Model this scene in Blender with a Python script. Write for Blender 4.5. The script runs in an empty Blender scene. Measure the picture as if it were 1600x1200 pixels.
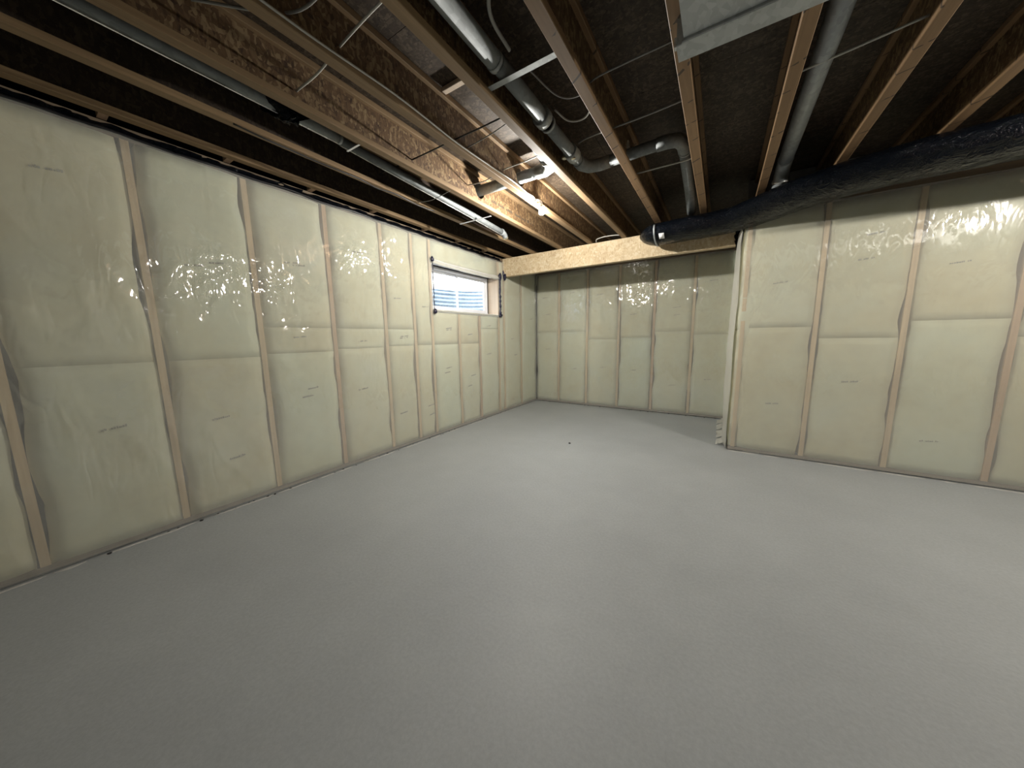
import bpy, bmesh, math, random
from mathutils import Vector, Matrix, noise

random.seed(7)
SC = bpy.context.scene
COL = SC.collection

# ---------------------------------------------------------------- camera
cam_d = bpy.data.cameras.new('camera')
cam_d.sensor_fit = 'HORIZONTAL'
cam_d.sensor_width = 36.0
cam_d.lens = 504.45 / 1600 * 36.0
cam_d.clip_start = 0.02
cam = bpy.data.objects.new('camera', cam_d)
COL.objects.link(cam)
H_CAM = 1.35
cam.matrix_world = Matrix(((0.84259465, -0.06465192, 0.53465351, 0.0),
                           (0.53836296, 0.12715935, -0.83306412, 0.0),
                           (-0.014127, 0.98977302, 0.14194999, H_CAM),
                           (0, 0, 0, 1)))
SC.camera = cam

# ---------------------------------------------------------------- world, exposure, lamp strengths
world = bpy.data.worlds.new('overcast_sky')
SC.world = world
world.use_nodes = True
wn = world.node_tree
bg = wn.nodes['Background']
bg.inputs['Color'].default_value = (0.86, 0.93, 1.0, 1)
bg.inputs['Strength'].default_value = 2.2
SC.view_settings.view_transform = 'Standard'
SC.view_settings.look = 'None'
SC.view_settings.gamma = 1.0
SC.view_settings.use_curve_mapping = False
SC.view_settings.exposure = 1.93
BULB_NEAR = 1330.0      # the bulb in the picture
BULB_FAR = 1200.0       # the same kind of bulb to the right, outside the photograph
SC.cycles.max_bounces = 10
SC.cycles.transparent_max_bounces = 16
SC.cycles.sample_clamp_indirect = 3.0
SC.cycles.use_denoising = True

# ---------------------------------------------------------------- helpers
def link(o, parent=None):
    COL.objects.link(o)
    if parent is not None:
        o.parent = parent
        o.matrix_parent_inverse = parent.matrix_world.inverted() if False else Matrix.Translation(-parent.location)
    return o

def tag(o, label=None, cat=None, group=None, kind=None):
    if label: o['label'] = label
    if cat: o['category'] = cat
    if group: o['group'] = group
    if kind: o['kind'] = kind
    return o

def empty(name, loc):
    o = bpy.data.objects.new(name, None)
    o.empty_display_size = 0.1
    o.location = loc
    COL.objects.link(o)
    return o

class MB:
    def __init__(self):
        self.v = []; self.f = []; self.m = []; self.sm = []
    def add(self, vs, fs, mi=0, smooth=False):
        b = len(self.v)
        self.v += [tuple(p) for p in vs]
        for f in fs:
            self.f.append([i + b for i in f]); self.m.append(mi); self.sm.append(smooth)
        return self
    def box(self, x0, x1, y0, y1, z0, z1, mi=0):
        vs = [(x, y, z) for z in (z0, z1) for y in (y0, y1) for x in (x0, x1)]
        fs = [(0, 2, 3, 1), (4, 5, 7, 6), (0, 1, 5, 4), (2, 6, 7, 3), (0, 4, 6, 2), (1, 3, 7, 5)]
        return self.add(vs, fs, mi)
    def bev(self, x0, x1, y0, y1, z0, z1, b=0.002, mi=0):
        """box with its long edges eased"""
        d = (x1 - x0, y1 - y0, z1 - z0)
        ax = d.index(max(d))
        lo = (x0, y0, z0); hi = (x1, y1, z1)
        o = [i for i in range(3) if i != ax]
        a0, a1, c0, c1 = lo[o[0]], hi[o[0]], lo[o[1]], hi[o[1]]
        b = min(b, (a1 - a0) * .3, (c1 - c0) * .3)
        prof = [(a0 + b, c0), (a1 - b, c0), (a1, c0 + b), (a1, c1 - b), (a1 - b, c1), (a0 + b, c1), (a0, c1 - b), (a0, c0 + b)]
        vs = []
        for t in (lo[ax], hi[ax]):
            for p, q in prof:
                c = [0, 0, 0]; c[ax] = t; c[o[0]] = p; c[o[1]] = q
                vs.append(tuple(c))
        n = 8
        fs = [(i, (i + 1) % n, n + (i + 1) % n, n + i) for i in range(n)] + [tuple(range(n))[::-1], tuple(range(n, 2 * n))]
        return self.add(vs, fs, mi)
    def tube(self, pts, r, seg=12, mi=0, cap=True, rr=None, flat=None, disp=None):
        """sweep along pts; r number or list; flat=(a,b) ellipse factors in (side, up)"""
        P = [Vector(p) for p in pts]
        n = len(P)
        R = r if isinstance(r, (list, tuple)) else [r] * n
        T = []
        for i in range(n):
            a = P[max(i - 1, 0)]; b = P[min(i + 1, n - 1)]
            T.append((b - a).normalized())
        up = Vector((0, 0, 1)) if abs(T[0].z) < .9 else Vector((1, 0, 0))
        side = T[0].cross(up).normalized()
        vs = []
        for i in range(n):
            side = (side - T[i] * side.dot(T[i])).normalized()
            u = side.cross(T[i]).normalized()
            for k in range(seg):
                a = 2 * math.pi * k / seg
                fa, fb = flat if flat else (1, 1)
                d = side * math.cos(a) * fa + u * math.sin(a) * fb
                rad = R[i]
                if disp: rad = rad * (1 + disp(P[i] + d * rad, i, k))
                vs.append(P[i] + d * rad)
        fs = []
        for i in range(n - 1):
            for k in range(seg):
                k2 = (k + 1) % seg
                fs.append((i * seg + k, i * seg + k2, (i + 1) * seg + k2, (i + 1) * seg + k))
        self.add(vs, fs, mi, True)
        if cap:
            b = len(self.v) - len(vs)
            self.f.append([b + k for k in range(seg)][::-1]); self.m.append(mi); self.sm.append(False)
            self.f.append([b + (n - 1) * seg + k for k in range(seg)]); self.m.append(mi); self.sm.append(False)
        return self
    def ball(self, c, r, nu=16, nv=10, sc=(1, 1, 1), mi=0, disp=0):
        vs = []; fs = []
        for j in range(nv + 1):
            th = math.pi * j / nv
            for i in range(nu):
                ph = 2 * math.pi * i / nu
                d = Vector((math.sin(th) * math.cos(ph) * sc[0], math.sin(th) * math.sin(ph) * sc[1], math.cos(th) * sc[2]))
                k = 1 + (disp * noise.noise(Vector(c) * 9 + d * 3) if disp else 0)
                vs.append(Vector(c) + d * r * k)
        for j in range(nv):
            for i in range(nu):
                i2 = (i + 1) % nu
                fs.append((j * nu + i, (j + 1) * nu + i, (j + 1) * nu + i2, j * nu + i2))
        return self.add(vs, fs, mi, True)
    def build(self, name, mat, parent=None):
        me = bpy.data.meshes.new(name)
        me.from_pydata(self.v, [], self.f)
        for m in (mat if isinstance(mat, (list, tuple)) else [mat]):
            me.materials.append(m)
        me.polygons.foreach_set('material_index', self.m)
        me.polygons.foreach_set('use_smooth', self.sm)
        bm = bmesh.new(); bm.from_mesh(me)
        bmesh.ops.recalc_face_normals(bm, faces=bm.faces)
        bm.to_mesh(me); bm.free()
        me.update()
        o = bpy.data.objects.new(name, me)
        COL.objects.link(o)
        if parent is not None:
            o.parent = parent
            o.matrix_parent_inverse = Matrix.Translation(-Vector(parent.location))
        return o

def curve_pts(ctrl, n=8):
    """Catmull-Rom through control points"""
    P = [Vector(c) for c in ctrl]
    P = [P[0] * 2 - P[1]] + P + [P[-1] * 2 - P[-2]]
    out = []
    for i in range(1, len(P) - 2):
        for k in range(n):
            t = k / n
            a, b, c, d = P[i - 1], P[i], P[i + 1], P[i + 2]
            out.append(0.5 * ((2 * b) + (c - a) * t + (2 * a - 5 * b + 4 * c - d) * t * t + (3 * b - a - 3 * c + d) * t ** 3))
    out.append(P[-2])
    return out

# ---------------------------------------------------------------- materials
class NT:
    def __init__(self, name):
        self.mat = bpy.data.materials.new(name)
        self.mat.use_nodes = True
        self.t = self.mat.node_tree
        self.t.nodes.clear()
        self.out = self.t.nodes.new('ShaderNodeOutputMaterial')
        self.tc = None
    def n(self, typ, **kw):
        nd = self.t.nodes.new(typ)
        for k, v in kw.items():
            if k.startswith('i_'):
                nd.inputs[k[2:].replace('_', ' ')].default_value = v
            else:
                setattr(nd, k, v)
        return nd
    def l(self, a, b):
        self.t.links.new(a, b)
    def coord(self, scale=(1, 1, 1), rot=(0, 0, 0)):
        if self.tc is None: self.tc = self.n('ShaderNodeTexCoord')
        m = self.n('ShaderNodeMapping')
        m.inputs['Scale'].default_value = scale
        m.inputs['Rotation'].default_value = rot
        self.l(self.tc.outputs['Object'], m.inputs['Vector'])
        return m.outputs['Vector']
    def noise(self, scale, detail=3, rough=.5, vec=None, dist=0):
        nd = self.n('ShaderNodeTexNoise')
        nd.inputs['Scale'].default_value = scale
        nd.inputs['Detail'].default_value = detail
        nd.inputs['Roughness'].default_value = rough
        nd.inputs['Distortion'].default_value = dist
        self.l(vec if vec is not None else self.coord(), nd.inputs['Vector'])
        return nd.outputs['Fac']
    def ramp(self, fac, stops, interp='LINEAR'):
        r = self.n('ShaderNodeValToRGB')
        r.color_ramp.interpolation = interp
        e = r.color_ramp.elements
        while len(e) < len(stops): e.new(0.5)
        for el, (p, c) in zip(e, stops):
            el.position = p
            el.color = (c[0], c[1], c[2], 1) if isinstance(c, (tuple, list)) else (c, c, c, 1)
        self.l(fac, r.inputs['Fac'])
        return r.outputs['Color']
    def mix(self, a, b, fac, mode='MIX'):
        m = self.n('ShaderNodeMix', data_type='RGBA', blend_type=mode)
        for s, v in ((m.inputs[0], fac), (m.inputs[6], a), (m.inputs[7], b)):
            if hasattr(v, 'is_output') or isinstance(v, bpy.types.NodeSocket): self.l(v, s)
            elif isinstance(v, (int, float)): s.default_value = v
            else: s.default_value = (v[0], v[1], v[2], 1)
        return m.outputs[2]
    def math(self, op, a, b=None, c=None):
        m = self.n('ShaderNodeMath', operation=op)
        for i, v in enumerate((a, b, c)):
            if v is None: continue
            if isinstance(v, bpy.types.NodeSocket): self.l(v, m.inputs[i])
            else: m.inputs[i].default_value = v
        return m.outputs[0]
    def bump(self, h, strength=.3, dist=.01):
        b = self.n('ShaderNodeBump')
        b.inputs['Strength'].default_value = strength
        b.inputs['Distance'].default_value = dist
        self.l(h, b.inputs['Height'])
        return b.outputs['Normal']
    def schlick(self, f0=.045, normal=None):
        """thin-film reflectance, the same from both sides"""
        lw = self.n('ShaderNodeLayerWeight'); lw.inputs['Blend'].default_value = .5
        if normal is not None: self.l(normal, lw.inputs['Normal'])
        p = self.math('POWER', lw.outputs['Facing'], 4.0)
        return self.math('MULTIPLY_ADD', p, self.film_max - f0, f0)
    film_max = .7
    def pbr(self, color, rough=.6, metal=0, normal=None, spec=.5):
        p = self.n('ShaderNodeBsdfPrincipled')
        if isinstance(color, bpy.types.NodeSocket): self.l(color, p.inputs['Base Color'])
        else: p.inputs['Base Color'].default_value = (*color, 1)
        if isinstance(rough, bpy.types.NodeSocket): self.l(rough, p.inputs['Roughness'])
        else: p.inputs['Roughness'].default_value = rough
        p.inputs['Metallic'].default_value = metal
        p.inputs['Specular IOR Level'].default_value = spec
        if normal is not None: self.l(normal, p.inputs['Normal'])
        self.l(p.outputs[0], self.out.inputs['Surface'])
        return p

def mat_plain(name, c, rough=.6, metal=0, var=.15, scale=12, bump=.15, spec=.5):
    t = NT(name)
    f = t.noise(scale, 4, .6)
    col = t.ramp(f, [(.3, tuple(x * (1 - var) for x in c)), (.7, tuple(min(1, x * (1 + var)) for x in c))])
    t.pbr(col, rough, metal, t.bump(f, bump, .004), spec)
    return t.mat

def mat_floor():
    t = NT('concrete_floor')
    a = t.noise(1.1, 5, .55)
    b = t.noise(60, 3, .7)
    c = t.noise(6, 4, .6)
    col = t.ramp(a, [(.3, (.345, .362, .366)), (.7, (.395, .414, .418))])
    col = t.mix(col, t.ramp(b, [(.35, .80), (.65, 1.12)]), .35, 'MULTIPLY')
    col = t.mix(col, t.ramp(c, [(.3, .93), (.7, 1.05)]), .5, 'MULTIPLY')
    r = t.ramp(c, [(.3, .50), (.7, .58)])
    h = t.mix(b, c, .5)
    t.pbr(col, r, 0, t.bump(h, .06, .004), .45)
    return t.mat

def mat_osb(name, dark, mid, light, k=1.0):
    t = NT(name)
    warp = t.noise(3.5, 2, .5)
    facs = []
    for sc, rot in (((26, 9, 26), (.5, .2, .3)), ((26, 26, 9), (.2, .6, .4)), ((9, 26, 20), (.3, .1, .8)), ((40, 40, 16), (1.1, .4, .2))):
        v = t.n('ShaderNodeTexVoronoi')
        v.inputs['Scale'].default_value = 1.0 * k
        t.l(t.coord(sc, rot), v.inputs['Vector'])
        s = t.n('ShaderNodeSeparateColor')
        t.l(v.outputs['Color'], s.inputs[0])
        facs.append((s.outputs[0], s.outputs[1], v.outputs['Distance']))
    m1 = t.mix(facs[0][0], facs[1][0], t.math('GREATER_THAN', facs[2][1], .5))
    m2 = t.mix(m1, facs[2][0], t.math('GREATER_THAN', facs[3][1], .6))
    m3 = t.mix(m2, facs[3][0], .3)
    col = t.ramp(m3, [(.0, dark), (.28, tuple(a * .6 + b * .4 for a, b in zip(mid, dark))), (.55, mid), (.85, light)])
    big = t.noise(2.0, 3, .6)
    col = t.mix(col, t.ramp(big, [(.3, .75), (.7, 1.1)]), .7, 'MULTIPLY')
    t.pbr(col, .62, 0, t.bump(m3, .35, .004), .35)
    return t.mat

def mat_wood(name, c, var=.22, ticks=False, axis='y'):
    t = NT(name)
    s = {'x': (1.2, 30, 30), 'y': (30, 1.2, 30), 'z': (30, 30, 1.2)}[axis]
    f = t.noise(1.0, 5, .6, t.coord(s), 1.0)
    col = t.ramp(f, [(.25, tuple(x * (1 - var) for x in c)), (.75, tuple(min(1, x * (1 + var)) for x in c))])
    g = t.noise(1.6, 3, .5)
    col = t.mix(col, t.ramp(g, [(.3, (.80, .76, .72)), (.7, (1.08, 1.05, 1.0))]), .8, 'MULTIPLY')
    if ticks:
        sx = t.n('ShaderNodeSeparateXYZ'); t.l(t.coord(), sx.inputs[0])
        y = t.math('ADD', sx.outputs[1], t.math('MULTIPLY', t.noise(2.3, 1, .5, t.coord((.2, 1, .2))), .35))
        y = t.math('ADD', y, t.math('MULTIPLY', sx.outputs[0], .6))
        fr = t.math('PINGPONG', y, .13)
        band = t.math('LESS_THAN', fr, .0065)
        br = t.math('GREATER_THAN', t.noise(14, 2, .5), .47)
        band = t.math('MULTIPLY', t.math('MULTIPLY', band, br), .85)
        col = t.mix(col, (.03, .022, .015), band)
    t.pbr(col, .65, 0, t.bump(f, .2, .003), .3)
    return t.mat

def mat_batt():
    t = NT('glass_fibre_batt')
    oi = t.n('ShaderNodeObjectInfo')
    f = t.noise(1.7, 4, .6)
    g = t.noise(9, 4, .65)
    col = t.ramp(f, [(.25, (.62, .58, .39)), (.45, (.66, .645, .47)), (.6, (.655, .665, .51)), (.8, (.68, .70, .59))])
    col = t.mix(col, t.ramp(oi.outputs['Random'], [(0, (.93, .90, .84)), (.5, (1, 1, 1)), (1, (.97, 1.02, 1.04))]), 1.0, 'MULTIPLY')
    col = t.mix(col, t.ramp(g, [(.3, .93), (.7, 1.03)]), .8, 'MULTIPLY')
    t.pbr(col, .9, 0, t.bump(g, .25, .01), .1)
    return t.mat

def mat_poly(name='clear_poly_sheet', haze=.27, tint=(.86, .86, .80), rough=.055, bump=.20):
    """thin clear plastic film: mostly see-through, faint milky haze, sharp reflections on its creases"""
    t = NT(name)
    w1 = t.noise(5.5, 3, .55, t.coord((1, 1, .45), (.5, .3, .2)), 1.2)
    w2 = t.noise(13, 1, .4, t.coord((1.0, 1.0, .30), (-.5, .6, -.3)), .8)
    r1 = t.math('ABSOLUTE', t.math('SUBTRACT', w1, .5))
    r2 = t.math('ABSOLUTE', t.math('SUBTRACT', w2, .5))
    gate = t.ramp(t.noise(1.3, 2, .5), [(.40, .30), (.60, 1.0)])
    w3 = t.noise(30, 2, .5, t.coord((1.0, 1.0, .45), (.6, -.5, .4)), .6)
    r3 = t.math('ABSOLUTE', t.math('SUBTRACT', w3, .5))
    h = t.math('ADD', t.math('MULTIPLY', r1, .45), t.math('MULTIPLY', t.math('MULTIPLY', r2, .55), gate))
    nrm = t.bump(h, .5, .03)
    hg = t.math('ADD', h, t.math('MULTIPLY', t.math('MULTIPLY', r2, 1.3), gate))
    nrg = t.bump(hg, bump, .032)
    tr = t.n('ShaderNodeBsdfTransparent'); tr.inputs[0].default_value = (.97, .97, .96, 1)
    df = t.n('ShaderNodeBsdfDiffuse'); df.inputs[0].default_value = (*tint, 1)
    t.l(nrm, df.inputs['Normal'])
    gl = t.n('ShaderNodeBsdfGlossy'); gl.inputs['Roughness'].default_value = rough
    t.l(nrg, gl.inputs['Normal'])
    t.film_max = .30
    fr = t.schlick(.12, nrm)
    m1 = t.n('ShaderNodeMixShader'); m1.inputs[0].default_value = haze
    t.l(tr.outputs[0], m1.inputs[1]); t.l(df.outputs[0], m1.inputs[2])
    m2 = t.n('ShaderNodeMixShader')
    t.l(fr, m2.inputs[0]); t.l(m1.outputs[0], m2.inputs[1]); t.l(gl.outputs[0], m2.inputs[2])
    t.l(m2.outputs[0], t.out.inputs['Surface'])
    return t.mat

def mat_black_poly():
    t = NT('black_poly_wrap')
    w = t.noise(13, 4, .6, t.coord((1, 1, 1.6)), 1.0)
    r = t.math('ABSOLUTE', t.math('SUBTRACT', w, .5))
    p = t.pbr((.003, .004, .006), .08, 0, t.bump(r, 1.0, .04), .18)
    p.inputs['IOR'].default_value = 1.3
    return t.mat

def mat_galv(name='galvanised_steel', c=(.36, .38, .38), rough=.60):
    t = NT(name)
    v = t.n('ShaderNodeTexVoronoi'); v.inputs['Scale'].default_value = 45
    t.l(t.coord((1, .6, 1)), v.inputs['Vector'])
    s = t.n('ShaderNodeSeparateColor'); t.l(v.outputs['Color'], s.inputs[0])
    g = t.noise(5, 3, .6)
    m = t.mix(s.outputs[0], g, .6)
    col = t.ramp(m, [(.2, tuple(x * .8 for x in c)), (.8, tuple(x * 1.15 for x in c))])
    t.pbr(col, t.ramp(g, [(.3, rough - .06), (.7, rough + .08)]), .6, t.bump(g, .12, .01), .5)
    return t.mat

def mat_emit(name, c, s):
    t = NT(name)
    e = t.n('ShaderNodeEmission'); e.inputs[0].default_value = (*c, 1); e.inputs[1].default_value = s
    t.l(e.outputs[0], t.out.inputs['Surface'])
    return t.mat

def mat_glass():
    t = NT('window_glass')
    tr = t.n('ShaderNodeBsdfTransparent'); tr.inputs[0].default_value = (.95, .97, .97, 1)
    gl = t.n('ShaderNodeBsdfGlossy'); gl.inputs['Roughness'].default_value = .02
    fr = t.schlick(.06)
    m = t.n('ShaderNodeMixShader')
    t.l(fr, m.inputs[0]); t.l(tr.outputs[0], m.inputs[1]); t.l(gl.outputs[0], m.inputs[2])
    t.l(m.outputs[0], t.out.inputs['Surface'])
    return t.mat

M = {}
M['floor'] = mat_floor()
M['osb'] = mat_osb('osb_web', (.036, .018, .008), (.105, .059, .026), (.21, .145, .075), 1.7)
M['osb_shaded'] = mat_osb('osb_web_shaded', (.016, .010, .007), (.034, .022, .014), (.060, .042, .028), 1.7)  # same web board, with the shade of the left bays put into its colour
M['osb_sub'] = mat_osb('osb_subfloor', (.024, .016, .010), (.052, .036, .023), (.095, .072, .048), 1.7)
M['osb_beam'] = mat_osb('strand_beam', (.46, .33, .19), (.60, .47, .29), (.67, .56, .38), 1.5)
M['flange'] = mat_wood('joist_flange', (.215, .146, .080), .2)
M['flange_mark'] = mat_wood('joist_flange_marked', (.195, .122, .063), .18, True)
M['stud'] = mat_wood('stud_lumber', (.64, .50, .31), .14, False, 'z')
M['stud_dark'] = mat_wood('stud_lumber_reddish', (.54, .37, .22), .14, False, 'z')
M['plate_x'] = mat_wood('plate_lumber', (.20, .155, .11), .3, False, 'x')
M['plate_y'] = mat_wood('plate_lumber_long', (.20, .155, .11), .3, False, 'y')
M['block'] = mat_wood('blocking_lumber', (.40, .27, .18), .2, False, 'x')
M['jamb'] = mat_wood('jamb_lumber', (.62, .52, .42), .12, False, 'z')
M['batt'] = mat_batt()
M['poly'] = mat_poly()
M['poly_thick'] = mat_poly('bunched_poly', .55, (.82, .80, .72), .14, .4)
M['black'] = mat_black_poly()
M['sealant'] = mat_plain('acoustic_sealant', (.008, .008, .010), .35, 0, .2, 40, .3)
M['tape'] = mat_plain('dark_blue_sealant', (.012, .012, .035), .4, 0, .3, 60, .5)
M['galv'] = mat_galv()
M['galv_dull'] = mat_galv('galvanised_trunk', (.44, .46, .46), .5)
M['galv_dark'] = mat_galv('dark_galvanised', (.22, .235, .235), .72)  # darker, rougher galvanised metal for the two long pipe runs
M['foil'] = mat_galv('foil_tape', (.75, .75, .72), .25)
M['vinyl'] = mat_plain('white_vinyl', (.82, .82, .84), .4, 0, .03, 5, .02)
M['white_cable'] = mat_plain('white_cable', (.42, .41, .37), .5, 0, .1, 8, .05)
M['grey_cable'] = mat_plain('grey_cable', (.22, .215, .20), .5, 0, .1, 8, .05)
M['black_cable'] = mat_plain('black_cable', (.015, .014, .014), .45, 0, .1, 8, .05)
M['porcelain'] = mat_plain('white_porcelain', (.80, .78, .76), .3, 0, .03, 5, .02)
M['brass'] = mat_plain('yellowish_zinc', (.72, .66, .48), .3, .9, .1, 8, .1)
M['concrete_wall'] = mat_plain('foundation_concrete', (.22, .21, .20), .9, 0, .15, 5, .2)
M['ink'] = mat_plain('faded_print', (.36, .36, .31), .9, 0, .25, 60, .0)
M['ink_dark'] = mat_plain('dark_print', (.05, .035, .02), .8, 0, .2, 60, .0)
M['well'] = mat_galv('window_well_steel', (.55, .66, .80), .6)
M['siding'] = mat_plain('cream_siding', (.75, .72, .64), .6, 0, .04, 4, .02)
M['soil'] = mat_plain('gravel_soil', (.30, .27, .23), .95, 0, .3, 20, .5)
M['mortar'] = mat_plain('pale_cement_smear', (.50, .49, .46), .85, 0, .12, 30, .2)
M['label'] = mat_plain('white_paper_label', (.8, .8, .8), .4, 0, .03, 5, .02)
M['dark_gap'] = mat_plain('gap_shade_and_dirt', (.02, .018, .015), .8, 0, .2, 20, .1)
M['glass'] = mat_glass()
M['glow1'] = mat_emit('lit_bulb', (1.0, .965, .90), BULB_NEAR)
M['glow2'] = mat_emit('lit_bulb_far', (1.0, .94, .86), BULB_FAR)

# ---------------------------------------------------------------- room dimensions (metres)
XL, YB, YS, XS = -3.289, 6.10, 4.48, 0.155      # left wall, back wall, projecting wall, its corner
XR, YR = 5.60, -4.60                            # side and rear walls (outside the picture)
ZJ, ZS = 2.71, 3.012                            # underside of joists, underside of subfloor
W0, W1, WZ0, WZ1 = 3.18, 4.71, 1.745, 2.372     # window opening in the left wall

# floor
fl = MB().box(XL - .15, XR + .15, YR - .15, YB + .15, -.12, 0).build('floor', M['floor'])
tag(fl, kind='structure')

# ceiling: subfloor panels
ce = empty('ceiling', (0, 2, ZS)); tag(ce, kind='structure')
yb = YR - .12; row = 0
while yb < YB + .1:
    x = XL - .15 - (1.22 if row % 2 else 0)
    while x < XR + .15:
        a, b = max(x, XL - .15), min(x + 2.44, XR + .15)
        if b - a > .05:
            MB().box(a + .0015, b - .0015, yb + .0015, min(yb + 1.22, YB + .12) - .0015, ZS, ZS + .019).build('subfloor_panel', M['osb_sub'], ce)
        x += 2.44
    yb += 1.22; row += 1
MB().box(XL - .2, XR + .2, YR - .2, YB + .2, ZS + .03, ZS + .06).build('finished_floor_above', M['dark_gap'], ce)

# ---------------------------------------------------------------- framed, insulated walls
def fbm(x, y, z, o=3):
    return noise.fractal(Vector((x, y, z)), 1.0, 2.0, o)

class Wall:
    def __init__(self, name, O, S, N, length, ztop, studs, seams, hole=None, seed=0, res=.035, marks=True, polymat='poly', studw=.038, slack=1.0, ext=.29, crinkles=()):
        self.crinkles = crinkles
        self.O, self.S, self.N = Vector(O), Vector(S), Vector(N)
        self.P = lambda s, z, n: self.O + self.S * s + self.N * n + Vector((0, 0, z))
        mb = MB()
        for (s0, s1, z0, z1) in ([(-ext, length + ext, 0, ZS)] if not hole else
                                 [(-.29, hole[0], 0, ZS), (hole[1], length + .29, 0, ZS), (hole[0], hole[1], 0, hole[2]), (hole[0], hole[1], hole[3], ZS)]):
            self.wbox(mb, s0, s1, z0, z1, -.30, -.15)
        root = mb.build(name, M['concrete_wall'])
        tag(root, kind='structure')
        self.root = root
        horiz = 'plate_y' if abs(self.S.y) > .5 else 'plate_x'
        m = MB(); self.wbox(m, 0, length, .012, .045, -.14, .002); m.build('bottom_plate', M[horiz], root)
        m = MB(); self.wbox(m, 0, length, 0.0, .012, -.14, -.004); m.build('plate_gap_shade', M['dark_gap'], root)  # near-black strip standing in for the shaded gap under the plate
        m = MB(); self.wbox(m, 0, length, ztop, ztop + .075, -.14, -.002); m.build('top_plate', M[horiz], root)
        for i, s in enumerate(studs):
            z0, z1 = .045, ztop
            spans = [(z0, z1)]
            if hole and hole[0] + .03 < s < hole[1] - .03: spans = [(z0, hole[2] - .04)]
            for a, b in spans:
                m = MB(); self.wbox(m, s - studw / 2, s + studw / 2, a, b, -.14, 0)
                m.build('stud', M['stud_dark' if (i + seed) % 5 == 1 else 'stud'], root)
        edges = [0.0] + list(studs) + [length]
        for i in range(len(edges) - 1):
            a, b = edges[i], edges[i + 1]
            a += studw / 2 if i else 0
            b -= studw / 2 if i < len(edges) - 2 else 0
            if b - a < .05: continue
            zs = seams[i % len(seams)]
            cuts = [.045] + list(zs) + [ztop]
            top = ztop
            if hole and a > hole[0] - .03 and b < hole[1] + .03:
                cuts = [c for c in cuts if c < hole[2] - .1] + [hole[2] - .04]
            for j in range(len(cuts) - 1):
                self.batt(a, b, cuts[j], cuts[j + 1], seed * 31 + i * 7 + j, marks and (b - a) > .2)
        if hole:
            self.batt(hole[0] + .01, hole[1] - .01, hole[3] + .02, ztop, seed + 99, False)
        self.sheet(length, ztop, hole, seed, res, polymat, slack)
    def wbox(self, mb, s0, s1, z0, z1, n0, n1):
        vs = [self.P(s, z, n) for z in (z0, z1) for n in (n0, n1) for s in (s0, s1)]
        fs = [(0, 2, 3, 1), (4, 5, 7, 6), (0, 1, 5, 4), (2, 6, 7, 3), (0, 4, 6, 2), (1, 3, 7, 5)]
        mb.add(vs, fs)
    def batt(self, a, b, z0, z1, seed, marks):
        es = round(a * 7.3, 2)
        nu = 8; nv = max(6, int((z1 - z0) / .07))
        vs = []
        for j in range(nv + 1):
            v = j / nv; z = z0 + (z1 - z0) * v
            ia = -.005 + .026 * max(0, .5 + fbm(es, z * 2.2, 0) * 1.3)
            ib = -.005 + .026 * max(0, .5 + fbm(es + 50, z * 2.2, 0) * 1.3)
            for i in range(nu + 1):
                u = i / nu
                s = a + ia + (b - a - ia - ib) * u
                e = 1 - abs(2 * u - 1) ** 12
                ev = 1 - abs(2 * v - 1) ** 26
                n = -.012 + .020 * e * (.80 + .20 * ev) + .006 * fbm(s * 4, z * 4, seed) * e
                vs.append(self.P(s, z, min(n, .010)))
        fs = [(j * (nu + 1) + i, j * (nu + 1) + i + 1, (j + 1) * (nu + 1) + i + 1, (j + 1) * (nu + 1) + i) for j in range(nv) for i in range(nu)]
        m = MB(); m.add(vs, fs, 0, True)
        k = len(vs)
        rim = [j * (nu + 1) for j in range(nv + 1)]
        rim += [nv * (nu + 1) + i for i in range(1, nu + 1)]
        rim += [j * (nu + 1) + nu for j in range(nv - 1, -1, -1)]
        rim += [i for i in range(nu - 1, 0, -1)]
        back = [vs[r] - self.N * 0 for r in rim]
        bk = []
        for p in back:
            d = (p - self.O).dot(self.N)
            bk.append(p + self.N * (-.13 - d))
        m.v += [tuple(p) for p in bk]
        L = len(rim)
        for q in range(L):
            m.f.append([rim[q], rim[(q + 1) % L], k + (q + 1) % L, k + q]); m.m.append(0); m.sm.append(False)
        o = m.build('batt', M['batt'], self.root)
        if marks:
            rnd = random.Random(seed)
            for q in range(rnd.choice((1, 1, 2))):
                zc = z0 + (z1 - z0) * rnd.uniform(.2, .8)
                sc = (a + b) / 2 + rnd.uniform(-.06, .06)
                mm = MB(); s = sc - .055
                while s < sc + .055:
                    w = rnd.uniform(.005, .011); hgt = rnd.uniform(.008, .016)
                    if rnd.random() > .15:
                        zz = zc + (s - sc) * .1
                        n = .0125
                        mm.add([self.P(s, zz, n), self.P(s + w, zz, n), self.P(s + w, zz + hgt, n), self.P(s, zz + hgt, n),
                                self.P(s, zz, n - .004), self.P(s + w, zz, n - .004), self.P(s + w, zz + hgt, n - .004), self.P(s, zz + hgt, n - .004)],
                               [(0, 1, 2, 3), (4, 7, 6, 5), (0, 4, 5, 1), (1, 5, 6, 2), (2, 6, 7, 3), (3, 7, 4, 0)])
                    s += w + .004
                x = mm.build('printed_mark', M['ink'], o)
                x['kind'] = 'stuff'
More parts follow.
